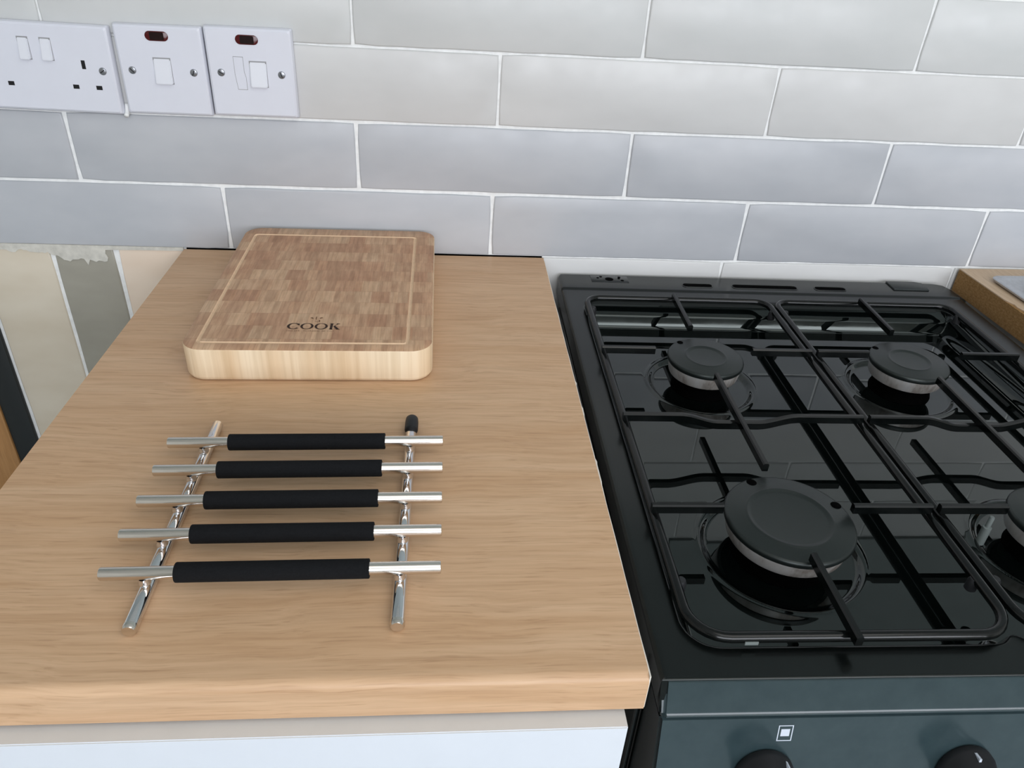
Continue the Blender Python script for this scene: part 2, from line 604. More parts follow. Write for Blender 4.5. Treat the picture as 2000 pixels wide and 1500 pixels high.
# rough plaster smear over the top of those tiles
pts = [(-.652, .0012)]
x = -.652
while x < -.506:
    wv = noise.noise(Vector((x * 70, 1.7, 0)))
    dz = -.013 - .005 * wv - .003 * noise.noise(Vector((x * 210, 4, 0)))
    if x < -.572:
        dz += .005
    elif x > -.562:
        dz -= .004 + (.006 if -.5335 < x < -.530 else 0)
    pts.append((x, dz))
    x += .0032
pts += [(-.5065, -.0135), (-.5085, -.0080), (-.5075, -.0038), (-.47, -.0030), (-.42, -.0028), (-.42, .0012)]
sm = prism('plaster_smear', pts, M['plaster'], wall, 'Y', 0.0005, -0.0012)
lab(sm, 'rough white plaster smear along the bottom of the grey tiles')

gap = box('painted_gap_shade', -.4170, -.0020, .0008, .0022, -.030, .0004, M['dark_in'], wall)  # dark strip on the wall, paints in the shade behind the worktop
lab(gap, 'dark strip painted for the shade in the joint behind the worktop')

# sealant between the socket plates
bm = bmesh.new()
tube_bm(bm, [(-.4497, -.0004, .160), (-.4498, -.0012, .157), (-.4499, -.0030, .1525), (-.4500, -.0060, .1500), (-.4500, -.0078, .1494)], 0.0024, 8)
seal = link('sealant_bead', from_bm(bm, 'sealant_bead'), M['grout'], wall, smooth=3.14)

# black upright and wooden panel at the far left
tr1 = tag(box('trim_1', -.6835, -.6540, -.004, .0022, ZF, -.0035, M['black_trim'], bev=.0008), kind='structure')
tr2 = tag(box('trim_2', -.96, -.6840, -.006, .0022, ZF, -.0035, M['wood_panel'], bev=.001), kind='structure')


# ------------------------------------------------------------------ left base cabinet and worktop
cab = empty('base_cabinet', (-.2145, -.30, ZF), 'white base cabinet with a plain white door under the oak worktop with the trivet', 'cabinet')


def cabinet_parts(root, x0, x1, cx, door_front=-.5975, top=-.0287):
    def b(name, a0, a1, c0, c1, e0, e1, mat, bev=.0008):
        return box(name, a0 - cx, a1 - cx, c0 + .30, c1 + .30, e0 - ZF, e1 - ZF, mat, root, bev)
    b('side_panel', x0 + .002, x0 + .020, -.574, -.012, ZF + .10, top, M['carcass'])
    b('side_panel', x1 - .020, x1 - .002, -.574, -.012, ZF + .10, top, M['carcass'])
    b('back_panel', x0 + .0205, x1 - .0205, -.030, -.014, ZF + .10, top, M['carcass'])
    b('bottom_panel', x0 + .0205, x1 - .0205, -.574, -.0305, ZF + .10, ZF + .118, M['carcass'])
    b('plinth', x0 + .01, x1 - .01, -.53, -.515, ZF, ZF + .0995, M['carcass'])
    bm = bmesh.new()
    box_bm(bm, x0 - cx, x1 - cx, door_front + .30, -.5755 + .30, ZF + .105 - ZF, top - .0026 - ZF)
    bmesh.ops.bevel(bm, geom=bm.edges[:], offset=.0007, segments=2, affect='EDGES')
    for f in bm.faces:
        f.material_index = 1 if f.normal.z > .9 else 0
    link('door', from_bm(bm, 'door'), [M['door_white'], M['door_edge']], root, smooth=.6)


cabinet_parts(cab, -.4145, -.0105, -.2145)

# worktop slab with a rolled front edge (profile in y-z, swept along x)
WZ0 = -.0285


def slab_profile(yf, yb, z0, z1, r=.0065):
    pts = [(yb, z0), (yb, z1)]
    for k in range(8):
        a = math.radians(90 + 90 * k / 7)
        pts.append((yf + r + r * math.cos(a), z1 - r + r * math.sin(a)))
    pts += [(yf, z0 + .0012), (yf + .0012, z0)]
    return pts


bm = bmesh.new()
pr = slab_profile(-.5885, -.0022, WZ0, 0.0)
nx = 2
La = [bm.verts.new((-.4188, y, z)) for y, z in pr]
Lb = [bm.verts.new((-.0006, y, z)) for y, z in pr]
bm.faces.new(La)
bm.faces.new(Lb[::-1])
for k in range(len(pr)):
    bm.faces.new((La[k], Lb[k], Lb[(k + 1) % len(pr)], La[(k + 1) % len(pr)]))
wt = link('worktop', from_bm(bm, 'worktop'), M['oak'], smooth=.6)
tag(wt, 'oak laminate worktop carrying the chopping board and trivet, left of the cooker', 'worktop')
# thin edging with chipped places
pts = [(-.0006, -.5875)]
y = -.5875
ys = []
while y < -.01:
    w = .0006 + .0004 * noise.noise(Vector((y * 30, 0, 2)))
    if -.335 < y < -.32 or -.42 < y < -.395 or -.285 < y < -.28:
        w += .0016 * abs(noise.noise(Vector((y * 160, 9, 0)))) + .0004
    ys.append((max(w, .0002), y))
    y += .004
pts = [(-.0006, yy) for w, yy in ys[::-1]] + [(-.0006 + w, yy) for w, yy in ys]
eg = prism('edging_strip', pts, M['edging'], wt, 'Z', WZ0 + .001, -.0002)
lab(eg, 'chipped whitish edging strip')

# ------------------------------------------------------------------ right worktop, its cabinet, and the metal tray
RW = math.radians(1.5)
cab2 = empty('base_cabinet', (.84, -.30, ZF), 'white base cabinet under the worktop right of the cooker', 'cabinet')
cabinet_parts(cab2, .545, 1.120, .84, -.5965, -.0305)
wt2 = empty('worktop', (.528, -.004, 0), 'pale oak worktop with a raw brown cut edge, right of the cooker', 'worktop', rz=RW)
bm = bmesh.new()
box_bm(bm, 0, .60, -.585, 0, -.0295, -.0012)
link('core', from_bm(bm, 'core'), M['chipboard'], wt2)
lab(bpy.data.objects[wt2.children[0].name], 'raw brown chipboard core')
# laminate skin with a chip out of its left edge
ch = [(0, 0), (0, -.088), (.0014, -.094), (.0042, -.101), (.0030, -.108), (.0046, -.117), (.0016, -.126), (0, -.131), (0, -.585), (.60, -.585), (.60, 0)]
lm = prism('laminate', ch, M['oak_pale'], wt2, 'Z', -.0012, 0.0)
lab(lm, 'pale oak laminate skin chipped at its edge')
tray = empty('metal_tray', (.70, -.22, 0.0002), 'flat grey metal tray lying on the worktop at the right edge of the picture', 'tray', rz=RW)
lp = [(x, y) for x, y in rrect(-.150, .150, -.185, .188, .010, 5)]
def lpz(ins, z):
    return [(x * (1 - ins / .15), y * (1 - ins / .186), z) for x, y in lp]
bm = bmesh.new()
loops_bm(bm, [lpz(.006, 0), lpz(.001, .002), lpz(0, .0045), lpz(.0008, .0055), lpz(.010, .0055), lpz(.014, .0035), lpz(.03, .003)])
link('pan', from_bm(bm, 'pan'), M['grey_metal'], tray, smooth=.8)
lathe('boss', [(0, .0085), (.007, .0085), (.009, .0075), (.0098, .0028), (0, .0028)], M['grey_metal'], tray, (-.118, .150, 0.0008), 24)

# ------------------------------------------------------------------ switch plates on the tiles
YP = -.0092       # face of the plates


def plate(parent, w, h, ox, oz):
    lp = rrect(-w / 2, w / 2, -h / 2, h / 2, .0018, 3)
    def at(ins, y):
        return [(px * (1 - ins / (w / 2)), y, pz * (1 - ins / (h / 2))) for px, pz in lp]
    bm = bmesh.new()
    loops_bm(bm, [at(.0003, .0), at(0, -.0006), at(0, -.0050), at(.0012, -.0078), at(.0030, -.0092)], cap0=True)
    return link('plate', from_bm(bm, 'plate'), M['plastic'], parent, smooth=.5)


def rocker(parent, x, z, w, h, tilt=1):
    """switch rocker pressed in at the top"""
    bm = bmesh.new()
    x0, x1, z0, z1 = x - w / 2, x + w / 2, z - h / 2, z + h / 2
    f = [(x0, YP - .0044, z0), (x1, YP - .0044, z0), (x1, YP - .0006, z1), (x0, YP - .0006, z1)]
    b = [(p[0], YP + .002, p[2]) for p in f]
    A = [bm.verts.new(p) for p in f]
    B = [bm.verts.new(p) for p in b]
    bm.faces.new(A)
    bm.faces.new(B[::-1])
    for k in range(4):
        bm.faces.new((A[k], B[k], B[(k + 1) % 4], A[(k + 1) % 4]))
    bmesh.ops.bevel(bm, geom=bm.edges[:], offset=.0008, segments=2, affect='EDGES')
    link('rocker', from_bm(bm, 'rocker'), M['plastic_b'], parent, smooth=.6)
    # grey sheet that paints in the shade of the gap around the rocker
    bm = bmesh.new()
    e = .0004
    lpo = [(x0 - e, YP - .0001, z0 - e), (x1 + e, YP - .0001, z0 - e), (x1 + e, YP - .0001, z1 + e), (x0 - e, YP - .0001, z1 + e)]
    bm.faces.new([bm.verts.new(p) for p in lpo])
    r = bmesh.ops.extrude_face_region(bm, geom=bm.faces[:])
    bmesh.ops.translate(bm, verts=[v for v in r['geom'] if isinstance(v, bmesh.types.BMVert)], vec=(0, .0004, 0))
    link('rocker_gap_shade', from_bm(bm, 'rocker_gap_shade'), M['gap'], parent)


def screw(parent, x, z, ang):
    o = lathe('screw', [(0, .0011), (.0020, .0011), (.0033, .0007), (.0037, .0001), (.0037, -.0006), (0, -.0006)], M['screw'], parent, (x, YP, z), 20, 'Y')
    bm = bmesh.new()
    box_bm(bm, -.0026, .0026, -.0012, -.0009, -.0005, .0005)
    bmesh.ops.rotate(bm, verts=bm.verts, cent=(0, 0, 0), matrix=Matrix.Rotation(ang, 3, 'Y'))
    link('screw_slot', from_bm(bm, 'screw_slot'), M['slot_dark'], o)


def pin_hole(parent, x, z, w, h):
    """recessed rectangular pin opening: black well behind a thin lip"""
    bm = bmesh.new()
    box_bm(bm, x - w / 2, x + w / 2, YP - .00012, YP + .0008, z - h / 2, z + h / 2)
    o = link('pin_hole', from_bm(bm, 'pin_hole'), M['hole'], parent)
    lab(o, 'black pin hole')


def neon(parent, x, z):
    pts = rrect(x - .0112, x + .0112, z - .0045, z + .0045, .00449, 6)
    o = prism('neon_window', pts, M['neon_red'], parent, 'Y', YP + .001, YP - .0005, .0002)
    lab(o, 'dark red neon indicator window')
    pts = rrect(x - .0066, x + .0070, z - .0037, z + .0037, .0012, 3)
    prism('neon_core', pts, M['neon_dark'], o, 'Y', YP - .0004, YP - .0007, .0)


ds = empty('double_socket', (-.5245, 0.0, .1935), 'white double power socket with two rockers, leftmost plate on the tiles', 'socket')
plate(ds, .146, .0845, 0, 0)
for x in (-.5335, -.5125):
    rocker(ds, x + .5245, .2115 - .1935, .0098, .0205)
for sx in (-.5695, -.4806):
    pin_hole(ds, sx + .5245, .1988 - .1935, .0037, .0082)
for sx in (-.5805, -.5545, -.4921, -.4697):
    pin_hole(ds, sx + .5245, .1773 - .1935, .0058, .0040)
for sx in (-.4632, -.5860):
    screw(ds, sx + .5245, 0, R.uniform(0, 3))
ds.rotation_euler = (0, math.radians(0.8), 0)
for o in (ds,):
    o.location.y = -.0006

sw = empty('cooker_switch', (-.4040, -.0004, .1950), 'white single switch plate with red neon and one central rocker', 'switch')
plate(sw, .0855, .0860, 0, 0)
neon(sw, -.0005, .0330)
rocker(sw, .0005, .0005, .0165, .0245)
screw(sw, -.0300, 0, .8)
screw(sw, .0300, 0, 2.0)

fs = empty('fused_switch', (-.3165, -.0004, .1965), 'white switch plate with red neon and a fuse drawer beside its rocker, rightmost plate', 'switch')
plate(fs, .0865, .0865, 0, 0)
neon(fs, -.0010, .0320)
rocker(fs, .0072, -.0003, .0165, .0245)
screw(fs, -.0302, 0, .5)
screw(fs, .0300, 0, 1.3)
fu = [(-.0163, .0155), (-.0163, -.0010), (-.0148, -.0155), (-.0060, -.0155), (-.0060, -.0040), (-.0072, .0010), (-.0072, .0155)]
fd = prism('fuse_drawer', fu[::-1], M['plastic'], fs, 'Y', YP + .001, YP - .0003)
fr = prism('fuse_drawer_gap', [(x * 1.0 + (-.0004 if x < -.011 else .0004), z * 1.03) for x, z in fu[::-1]], M['gap'], fs, 'Y', YP + .001, YP - .0001)

# ------------------------------------------------------------------ chopping board
BX0, BX1, BY0, BY1, BH = -.3395, -.1290, -.2860, -.0070, .0310
bcx, bcy = (BX0 + BX1) / 2, (BY0 + BY1) / 2
bd = bpy.data.meshes.new('chopping_board')
w, h = (BX1 - BX0) / 2, (BY1 - BY0) / 2
SEG = 9


def rr3(x0, x1, y0, y1, r, z):
    return [(x, y, z) for x, y in rrect(x0, x1, y0, y1, r, SEG)]


def outl(ins, z, r=.019):
    return rr3(-w + ins, w - ins, -h + ins, h - ins, max(r - ins, .001), z)


gx0, gx1, gy0, gy1 = -.3265 - bcx, -.1505 - bcx, -.2735 - bcy, -.0285 - bcy
gw = .0016


def grv(ins, z):
    return rr3(gx0 + ins, gx1 - ins, gy0 + ins, gy1 - ins, .0035 - ins * .8, z)


bm = bmesh.new()
loops_bm(bm, [outl(.0046, .0), outl(.0016, .0009), outl(0.0003, .0028), outl(0, .0044), outl(0, BH - .0016), outl(.0005, BH - .0005), outl(.0016, BH),
              grv(-gw, BH), grv(-gw * .45, BH - .0011), grv(gw * .45, BH - .0011), grv(gw, BH)],
         mats=[0, 0, 0, 0, 0, 1, 1, 2, 2, 2])
bm.faces.ensure_lookup_table()
for f in bm.faces:
    if len(f.verts) > 8:
        f.material_index = 1 if f.calc_center_median().z > .01 else 0
board = link('chopping_board', from_bm(bm, 'chopping_board'), [M['sidegrain'], M['endgrain'], M['groove']], None, (bcx, bcy, .0003), smooth=.5)
board.rotation_euler = (0, 0, math.radians(.7))
tag(board, 'thick end-grain wooden chopping board branded COOK lying against the tiled wall', 'chopping board')

# the burnt-in brand: serif letters as shallow meshes
lg = bpy.data.objects.new('brand_mark', None)
bm = bmesh.new()
ZL = BH + .00005


def poly(bm, pts):
    vs = [bm.verts.new((x, y, ZL + .00025)) for x, y in pts]
    f = bm.faces.new(vs)
    return f


def ring_o(bm, cx, cy, rx, ry, thick, thin, a0=0, a1=360, n=40, tilt=0.0):
    prev = None
    for k in range(n + 1):
        a = math.radians(a0 + (a1 - a0) * k / n)
        ox, oy = cx + rx * math.cos(a), cy + ry * math.sin(a)
        ix, iy = cx + (rx - thick) * math.cos(a + tilt), cy + (ry - thin) * math.sin(a + tilt)
        cur = (bm.verts.new((ox, oy, ZL + .00025)), bm.verts.new((ix, iy, ZL + .00025)))
        if prev:
            bm.faces.new((prev[0], cur[0], cur[1], prev[1]))
        prev = cur


tx0, tx1, ty0, ty1 = -.2573 - bcx, -.2120 - bcx, -.2488 - bcy, -.2378 - bcy
hh = ty1 - ty0
cy = (ty0 + ty1) / 2
ring_o(bm, tx0 + .0058, cy, .0057, hh / 2, .0022, .0007, 42, 322)
poly(bm, [(tx0 + .0085, ty1 - .0012), (tx0 + .0103, ty1 - .0008), (tx0 + .0107, ty1 - .0040), (tx0 + .0090, ty1 - .0034)])
ring_o(bm, tx0 + .0173, cy, .0057, hh / 2, .0020, .0006)
ring_o(bm, tx0 + .0297, cy, .0057, hh / 2, .0020, .0006)
kx = tx0 + .0367
poly(bm, [(kx + .0008, ty0), (kx + .0030, ty0), (kx + .0030, ty1), (kx + .0008, ty1)])
poly(bm, [(kx, ty0), (kx + .0040, ty0), (kx + .0030, ty0 + .0008), (kx + .0008, ty0 + .0008)])
poly(bm, [(kx + .0008, ty1 - .0008), (kx + .0030, ty1 - .0008), (kx + .0040, ty1), (kx, ty1)])
poly(bm, [(kx + .0030, cy - .0010), (kx + .0036, cy - .0004), (kx + .0082, ty1), (kx + .0072, ty1)])
poly(bm, [(kx + .0036, cy + .0002), (kx + .0050, cy + .0013), (kx + .0094, ty0), (kx + .0066, ty0)])
poly(bm, [(kx + .0062, ty0), (kx + .0100, ty0), (kx + .0094, ty0 + .0007), (kx + .0068, ty0 + .0007)])
poly(bm, [(kx + .0060, ty1 - .0007), (kx + .0086, ty1 - .0007), (kx + .0090, ty1), (kx + .0058, ty1)])
brand = link('brand_mark', from_bm(bm, 'brand_mark'), M['burnt'], board)
lab(brand, 'burnt-in word COOK')
# small blurred line below and the little sprig above
bm = bmesh.new()
x = tx0 + .0012
while x < tx1 - .0020:
    wl_ = R.uniform(.0007, .0013)
    hs = R.uniform(.0010, .0018)
    if R.random() < .86:
        poly(bm, [(x, ty0 - .0040), (x + .0004, ty0 - .0040), (x + .0004, ty0 - .0040 + hs), (x, ty0 - .0040 + hs)])
        if R.random() < .6:
            poly(bm, [(x, ty0 - .0040 + hs * .5), (x + wl_, ty0 - .0040 + hs * .5), (x + wl_, ty0 - .0037 + hs * .5), (x, ty0 - .0037 + hs * .5)])
    x += wl_ + .0005
sx, sy = -.2338 - bcx, -.2335 - bcy
poly(bm, [(sx - .0055, sy + .0062), (sx - .0030, sy + .0045), (sx - .0024, sy + .0056), (sx - .0040, sy + .0072)])
poly(bm, [(sx + .0034, sy + .0050), (sx + .0058, sy + .0062), (sx + .0048, sy + .0074), (sx + .0028, sy + .0062)])
poly(bm, [(sx - .0004, sy + .0030), (sx + .0004, sy + .0028), (sx + .0002, sy + .0084), (sx - .0007, sy + .0084)])
ring_o(bm, sx + .0012, sy + .0010, .0022, .0018, .0005, .0004, 200, 380, 12)
poly(bm, [(sx + .0034, sy - .0018), (sx + .0041, sy - .0018), (sx + .0036, sy + .0024), (sx + .0031, sy + .0024)])
bt = link('brand_sprig', from_bm(bm, 'brand_sprig'), M['burnt_faint'], board)
lab(bt, 'faint burnt-in sprig and small line around the word')

# ------------------------------------------------------------------ chrome trivet
tv = empty('trivet', (-.2160, -.4555, 0.0), 'chrome trivet of five crossbars with black foam sleeves on the oak worktop', 'trivet')


def T(x, y, z):
    return (x + .2160, y + .4555, z)


RZ = .0047
rl = rod('rail', T(-.2911, -.3560, RZ), T(-.2897, -.5515, RZ), .0041, M['chrome'], tv)
rr_ = rod('rail', T(-.1422, -.3560, RZ), T(-.1416, -.5515, RZ), .0041, M['chrome'], tv)
for o, x in ((rl, -.2897), (rr_, -.1416)):
    bm = bmesh.new()
    tube_bm(bm, [T(x, -.5505, RZ), T(x, -.5530, RZ), T(x, -.5545, RZ)], .0044, 20)
    for v in bm.verts:
        if v.co.y < -.5540 + .4555:
            c = Vector(T(x, -.5545, RZ))
            v.co = c + (v.co - c) * .82
    link('end_plug', from_bm(bm, 'end_plug'), M['steel_bar'], o, smooth=.9)
# black rubber cap on the back end of the right rail
bm = bmesh.new()
prof = [(-.3640, .0047), (-.3632, .0052), (-.3530, .0052), (-.3490, .0049), (-.3475, .0040), (-.3468, .0022)]
lps = []
for yy, r in prof:
    lps.append([T(-.1421 + r * math.cos(2 * math.pi * k / 20), yy, .0054 + r * math.sin(2 * math.pi * k / 20)) for k in range(20)])
loops_bm(bm, lps)
rc = link('rubber_cap', from_bm(bm, 'rubber_cap'), M['rubber'], tv, smooth=.9)
lab(rc, 'black rubber end cap')
BZ = .0163
for yl, yr in ((-.3953, -.3917), (-.4270, -.4234), (-.4586, -.4555), (-.4901, -.4874), (-.5220, -.5194)):
    def yb(x):
        return yl + (yr - yl) * (x + .3145) / (.3145 - .1170)
    b = rod('crossbar', T(-.3145, yl, BZ), T(-.1170, yr, BZ), .0040, M['steel_bar'], tv)
    s = rod('foam_sleeve', T(-.2720, yb(-.2720), BZ), T(-.1597, yb(-.1597), BZ), .0060, M['foam'], b, 22, .0006)
    lab(s, 'black foam sleeve')
    for x in (-.2905, -.1420):
        o = lathe('collar', [(.0022, .0072), (.0030, .0076), (.0036, .0088), (.0036, .0098), (.0030, .0110), (.0030, .0130)], M['chrome'], b, T(x, yb(x) - .0004, 0), 18, smooth=.9)

# ------------------------------------------------------------------ gas cooker
CX, CY = .262, -.300
ck = empty('gas_cooker', (CX, CY, ZF), 'black freestanding gas cooker with four burners between the two worktops', 'cooker', rz=math.radians(-.6))


def K(x, y, z):
    """x, y in millimetres of the cooker plan, z in metres from worktop level -> cooker space"""
    return (x / 1000 - CX, y / 1000 - CY, z - ZF)


HX0, HX1, HY0, HY1 = 15.0, 509.0, -578.0, -6.0
BAS = (35.0, 474.0, -556.5, -70.0)
ZR = -.020
BURN = [(141.0, -213.0, 37.5, 53.0), (353.0, -213.0, 38.5, 53.0), (139.5, -447.0, 47.5, 60.5), (353.0, -447.0, 37.5, 53.0)]


def interp(tab, d):
    if d <= tab[0][0]:
        return tab[0][1]
    for (a, va), (b, vb) in zip(tab, tab[1:]):
        if d <= b:
            t = (d - a) / (b - a)
            return va + (vb - va) * t
    return tab[-1][1]


PS = [(0, 0), (1, .25), (2, 1.0), (3, 2.4), (5, 8), (7, 14), (9, 18.5), (12, 22), (16, 23.7), (20, 24)]
PB = [(0, 0), (2, .25), (4, .9), (6, 2.0), (19, 8.4), (22, 10.6), (28.0, 22.8), (30, 23.8), (34, 24)]


def sst(a, b, v):
    t = max(0.0, min(1.0, (v - a) / (b - a)))
    return t * t * (3 - 2 * t)


def hob_z(x, y):
    x0, x1, y0, y1 = BAS
    y0 = y0 + 7.0 * math.exp(-((x - 252.0) / 8.0) ** 2)
    r = 24.0
    cx_, cy_ = (x0 + x1) / 2, (y0 + y1) / 2
    qx, qy = abs(x - cx_) - (x1 - x0) / 2 + r, abs(y - cy_) - (y1 - y0) / 2 + r
    d = -(math.hypot(max(qx, 0), max(qy, 0)) + min(max(qx, qy), 0) - r)
    drop = 0.0
    if d > 0:
        drop = min(interp(PS, d), interp(PB, y1 - y))
        # shallow dishes round the burners
        for bx, by, rc_, rw in BURN:
            rad = math.hypot(x - bx, y - by)
            if rad < rw + 8:
                drop += 3.6 * (1 - sst(rw - 5.5, rw, rad)) - .6 * math.exp(-((rad - rw - 1.5) / 1.8) ** 2)
    z = ZR * 1000 - drop
    # raised back ledge
    z += 1.6 * sst(-50, -46, y)
    # soft outer edge
    e = min(x - HX0, HX1 - x, y - HY0, HY1 - y)
    rr_e = 1.2 if e == y - HY0 else 4.0
    if e < rr_e:
        z -= rr_e - math.sqrt(max(0.0, rr_e ** 2 - (rr_e - e) ** 2))
    return z / 1000


def warp(x, y):
    """round off the two back corners of the hob in plan"""
    for cx_, sgn, r in ((HX1 - 24, 1, 24.0), (HX0 + 9, -1, 9.0)):
        u, v = (x - cx_) * sgn / r, (y - (HY1 - r)) / r
        if u > 0 and v > 0:
            return cx_ + sgn * r * u * math.sqrt(1 - v * v / 2), HY1 - r + r * v * math.sqrt(1 - u * u / 2)
    return x, y


def axis_pts(a, b, step, lo_b, hi_b):
    pts = {a, b}
    for e in (.15, .5, 1.0, 1.7, 2.6, 3.6):
        pts.add(a + e)
        pts.add(b - e)
    for t in (-1, 0, .5, 1, 1.6, 2.2, 3, 4, 5, 6, 7, 8, 9, 10.5, 12, 14, 16):
        pts.add(lo_b + t)
        pts.add(hi_b - t)
    v = a + 5
    while v < b - 4:
        if all(abs(v - p) > .55 for p in (lo_b, hi_b)) and not (lo_b - 1 < v < lo_b + 16) and not (hi_b - 16 < v < hi_b + 1):
            pts.add(v)
        v += step
    return sorted(pts)


xs = axis_pts(HX0, HX1, 1.15, BAS[0], BAS[1])
ys = axis_pts(HY0, HY1, 1.15, BAS[2], BAS[3])
ys = sorted({v for v in ys if not BAS[3] - 35 < v < BAS[3] - 21} | {BAS[3] - 21.3 - .7 * k for k in range(20)})
verts, faces = [], []
nxx, nyy = len(xs), len(ys)
for j, y in enumerate(ys):
    for i, x in enumerate(xs):
        verts.append(K(*warp(x, y), hob_z(x, y)))
for j in range(nyy - 1):
    for i in range(nxx - 1):
        a = j * nxx + i
        faces.append((a, a + 1, a + nxx + 1, a + nxx))
fm = [0] * len(faces)
for q, f in enumerate(faces):
    x = sum(verts[i][0] for i in f) / 4
    y = sum(verts[i][1] for i in f) / 4
    z = sum(verts[i][2] for i in f) / 4 + ZF
    fm[q] = 1 if z < ZR - .0035 and HX0 + 8 < (x + CX) * 1000 < HX1 - 8 and (y + CY) * 1000 > HY0 + 8 else 0
# skirt all round
ring = [(i, 0) for i in range(nxx)] + [(nxx - 1, j) for j in range(1, nyy)] + [(i, nyy - 1) for i in range(nxx - 2, -1, -1)] + [(0, j) for j in range(nyy - 2, 0, -1)]
base = len(verts)
for i, j in ring:
    x, y = warp(xs[i], ys[j])
    dy = -6.5 if j == 0 else 0
    verts.append(K(x, y + dy, -.0410))
nr = len(ring)
for k in range(nr):
    i0, j0 = ring[k]
    i1, j1 = ring[(k + 1) % nr]
    faces.append((j1 * nxx + i1, j0 * nxx + i0, base + k, base + (k + 1) % nr))
    fm.append(0)
me = bpy.data.meshes.new('hob_top')
me.from_pydata(verts, [], faces)
me.materials.append(M['enamel_satin'])
me.materials.append(M['enamel'])
me.polygons.foreach_set('material_index', fm)
me.update()
hob = bpy.data.objects.new('hob_top', me)
COL.objects.link(hob)
hob.parent = ck
me.polygons.foreach_set('use_smooth', [True] * len(me.polygons))
me.set_sharp_from_angle(angle=math.radians(50))
lab(hob, 'black enamelled hob top with a sunken glossy basin')


def kbox(name, x0, x1, y0, y1, z0, z1, mat, bev=.001, parent=ck):
    a, b = K(x0, y0, z0), K(x1, y1, z1)
    return box(name, a[0], b[0], a[1], b[1], a[2], b[2], mat, parent, bev)


# front lip of the hob: glossy sloping fascia just under the edge
pts = [(-577.0, -.0209), (-578.9, -.0213), (-585.8, -.0400), (-586.5, -.0414), (-587.1, -.0418), (-587.2, -.0425), (-586.4, -.0432), (-570.0, -.0434), (-570, -.0209)]
bm = bmesh.new()
A = [bm.verts.new(K(HX0 + 1.2, y, z)) for y, z in pts]
B = [bm.verts.new(K(HX1 - 1.2, y, z)) for y, z in pts]
bm.faces.new(A)
bm.faces.new(B[::-1])
for k in range(len(pts)):
    bm.faces.new((A[k], B[k], B[(k + 1) % len(pts)], A[(k + 1) % len(pts)]))
bmesh.ops.bevel(bm, geom=[e for e in bm.edges if abs((e.verts[0].co - e.verts[1].co).x) < .001], offset=.003, segments=3, affect='EDGES')
link('front_fascia', from_bm(bm, 'front_fascia'), M['panel'], ck, smooth=.6)


def PY(z):
    """front of the control panel: leans out towards its foot"""
    return -586.0 + (z + .0460) / .065 * 14.0


prof = [(-560, -.0460), (PY(-.0460) + 2.2, -.0460), (PY(-.0466), -.0468), (PY(-.148), -.148), (PY(-.148) + 2, -.150), (-560, -.150)]
bm = bmesh.new()
A = [bm.verts.new(K(16.2, y, z)) for y, z in prof]
B = [bm.verts.new(K(HX1 + 1.0, y, z)) for y, z in prof]
bm.faces.new(A)
bm.faces.new(B[::-1])
front = None
for k in range(6):
    f = bm.faces.new((A[k], B[k], B[(k + 1) % 6], A[(k + 1) % 6]))
    if k in (1, 2):
        f.material_index = 1
        front = f
bmesh.ops.bevel(bm, geom=[e for e in front.edges if abs((e.verts[0].co - e.verts[1].co).x) < .001], offset=.0018, segments=3, affect='EDGES')
cp = link('control_panel', from_bm(bm, 'control_panel'), [M['enamel_satin'], M['panel']], ck, smooth=.6)
kbox('body', 17, HX1 - 3, -560, -22, -.88, -.0560, M['enamel_satin'], .002)
kbox('side_trim', 12.5, 15.6, -556, -553, -.88, -.046, M['enamel_satin'], .0006)
kbox('side_trim', 7.0, 9.0, -540, -538, -.88, -.046, M['enamel_satin'], .0005)
od = kbox('oven_door', 16, HX1 - 2, -606, -560.5, -.76, -.156, M['panel'], .003)
a, b = K(60, -620, -.20), K(460, -620, -.20)
bm = bmesh.new()
tube_bm(bm, [K(60, -606, -.20), K(60, -630, -.20), K(66, -638, -.20), K(458, -638, -.20), K(464, -630, -.20), K(464, -606, -.20)], .007, 12)
link('door_handle', from_bm(bm, 'door_handle'), M['chrome'], od, smooth=.9)

# printed burner symbol
sx0, sx1, sz0, sz1 = 90.3, 99.6, -.0638, -.0520
bm = bmesh.new()


def frame_bm(bm, x0, x1, z0, z1, t, y):
    o = [(x0, z0), (x1, z0), (x1, z1), (x0, z1)]
    i = [(x0 + t, z0 + t / 1000), (x1 - t, z0 + t / 1000), (x1 - t, z1 - t / 1000), (x0 + t, z1 - t / 1000)]
    O = [bm.verts.new(K(a, PY(b) - y, b)) for a, b in o]
    I = [bm.verts.new(K(a, PY(b) - y, b)) for a, b in i]
    for k in range(4):
        bm.faces.new((O[k], O[(k + 1) % 4], I[(k + 1) % 4], I[k]))


frame_bm(bm, sx0, sx1, sz0, sz1, .62, .12)
bm.faces.new([bm.verts.new(K(a, PY(b) - .12, b)) for a, b in ((sx0 + 1.9, sz0 + .0036), (sx1 - 1.9, sz0 + .0036), (sx1 - 1.9, sz1 - .0028), (sx0 + 1.9, sz1 - .0028))])
sy_ = link('printed_symbol', from_bm(bm, 'printed_symbol'), M['print'], cp)
lab(sy_, 'white printed square burner symbol')

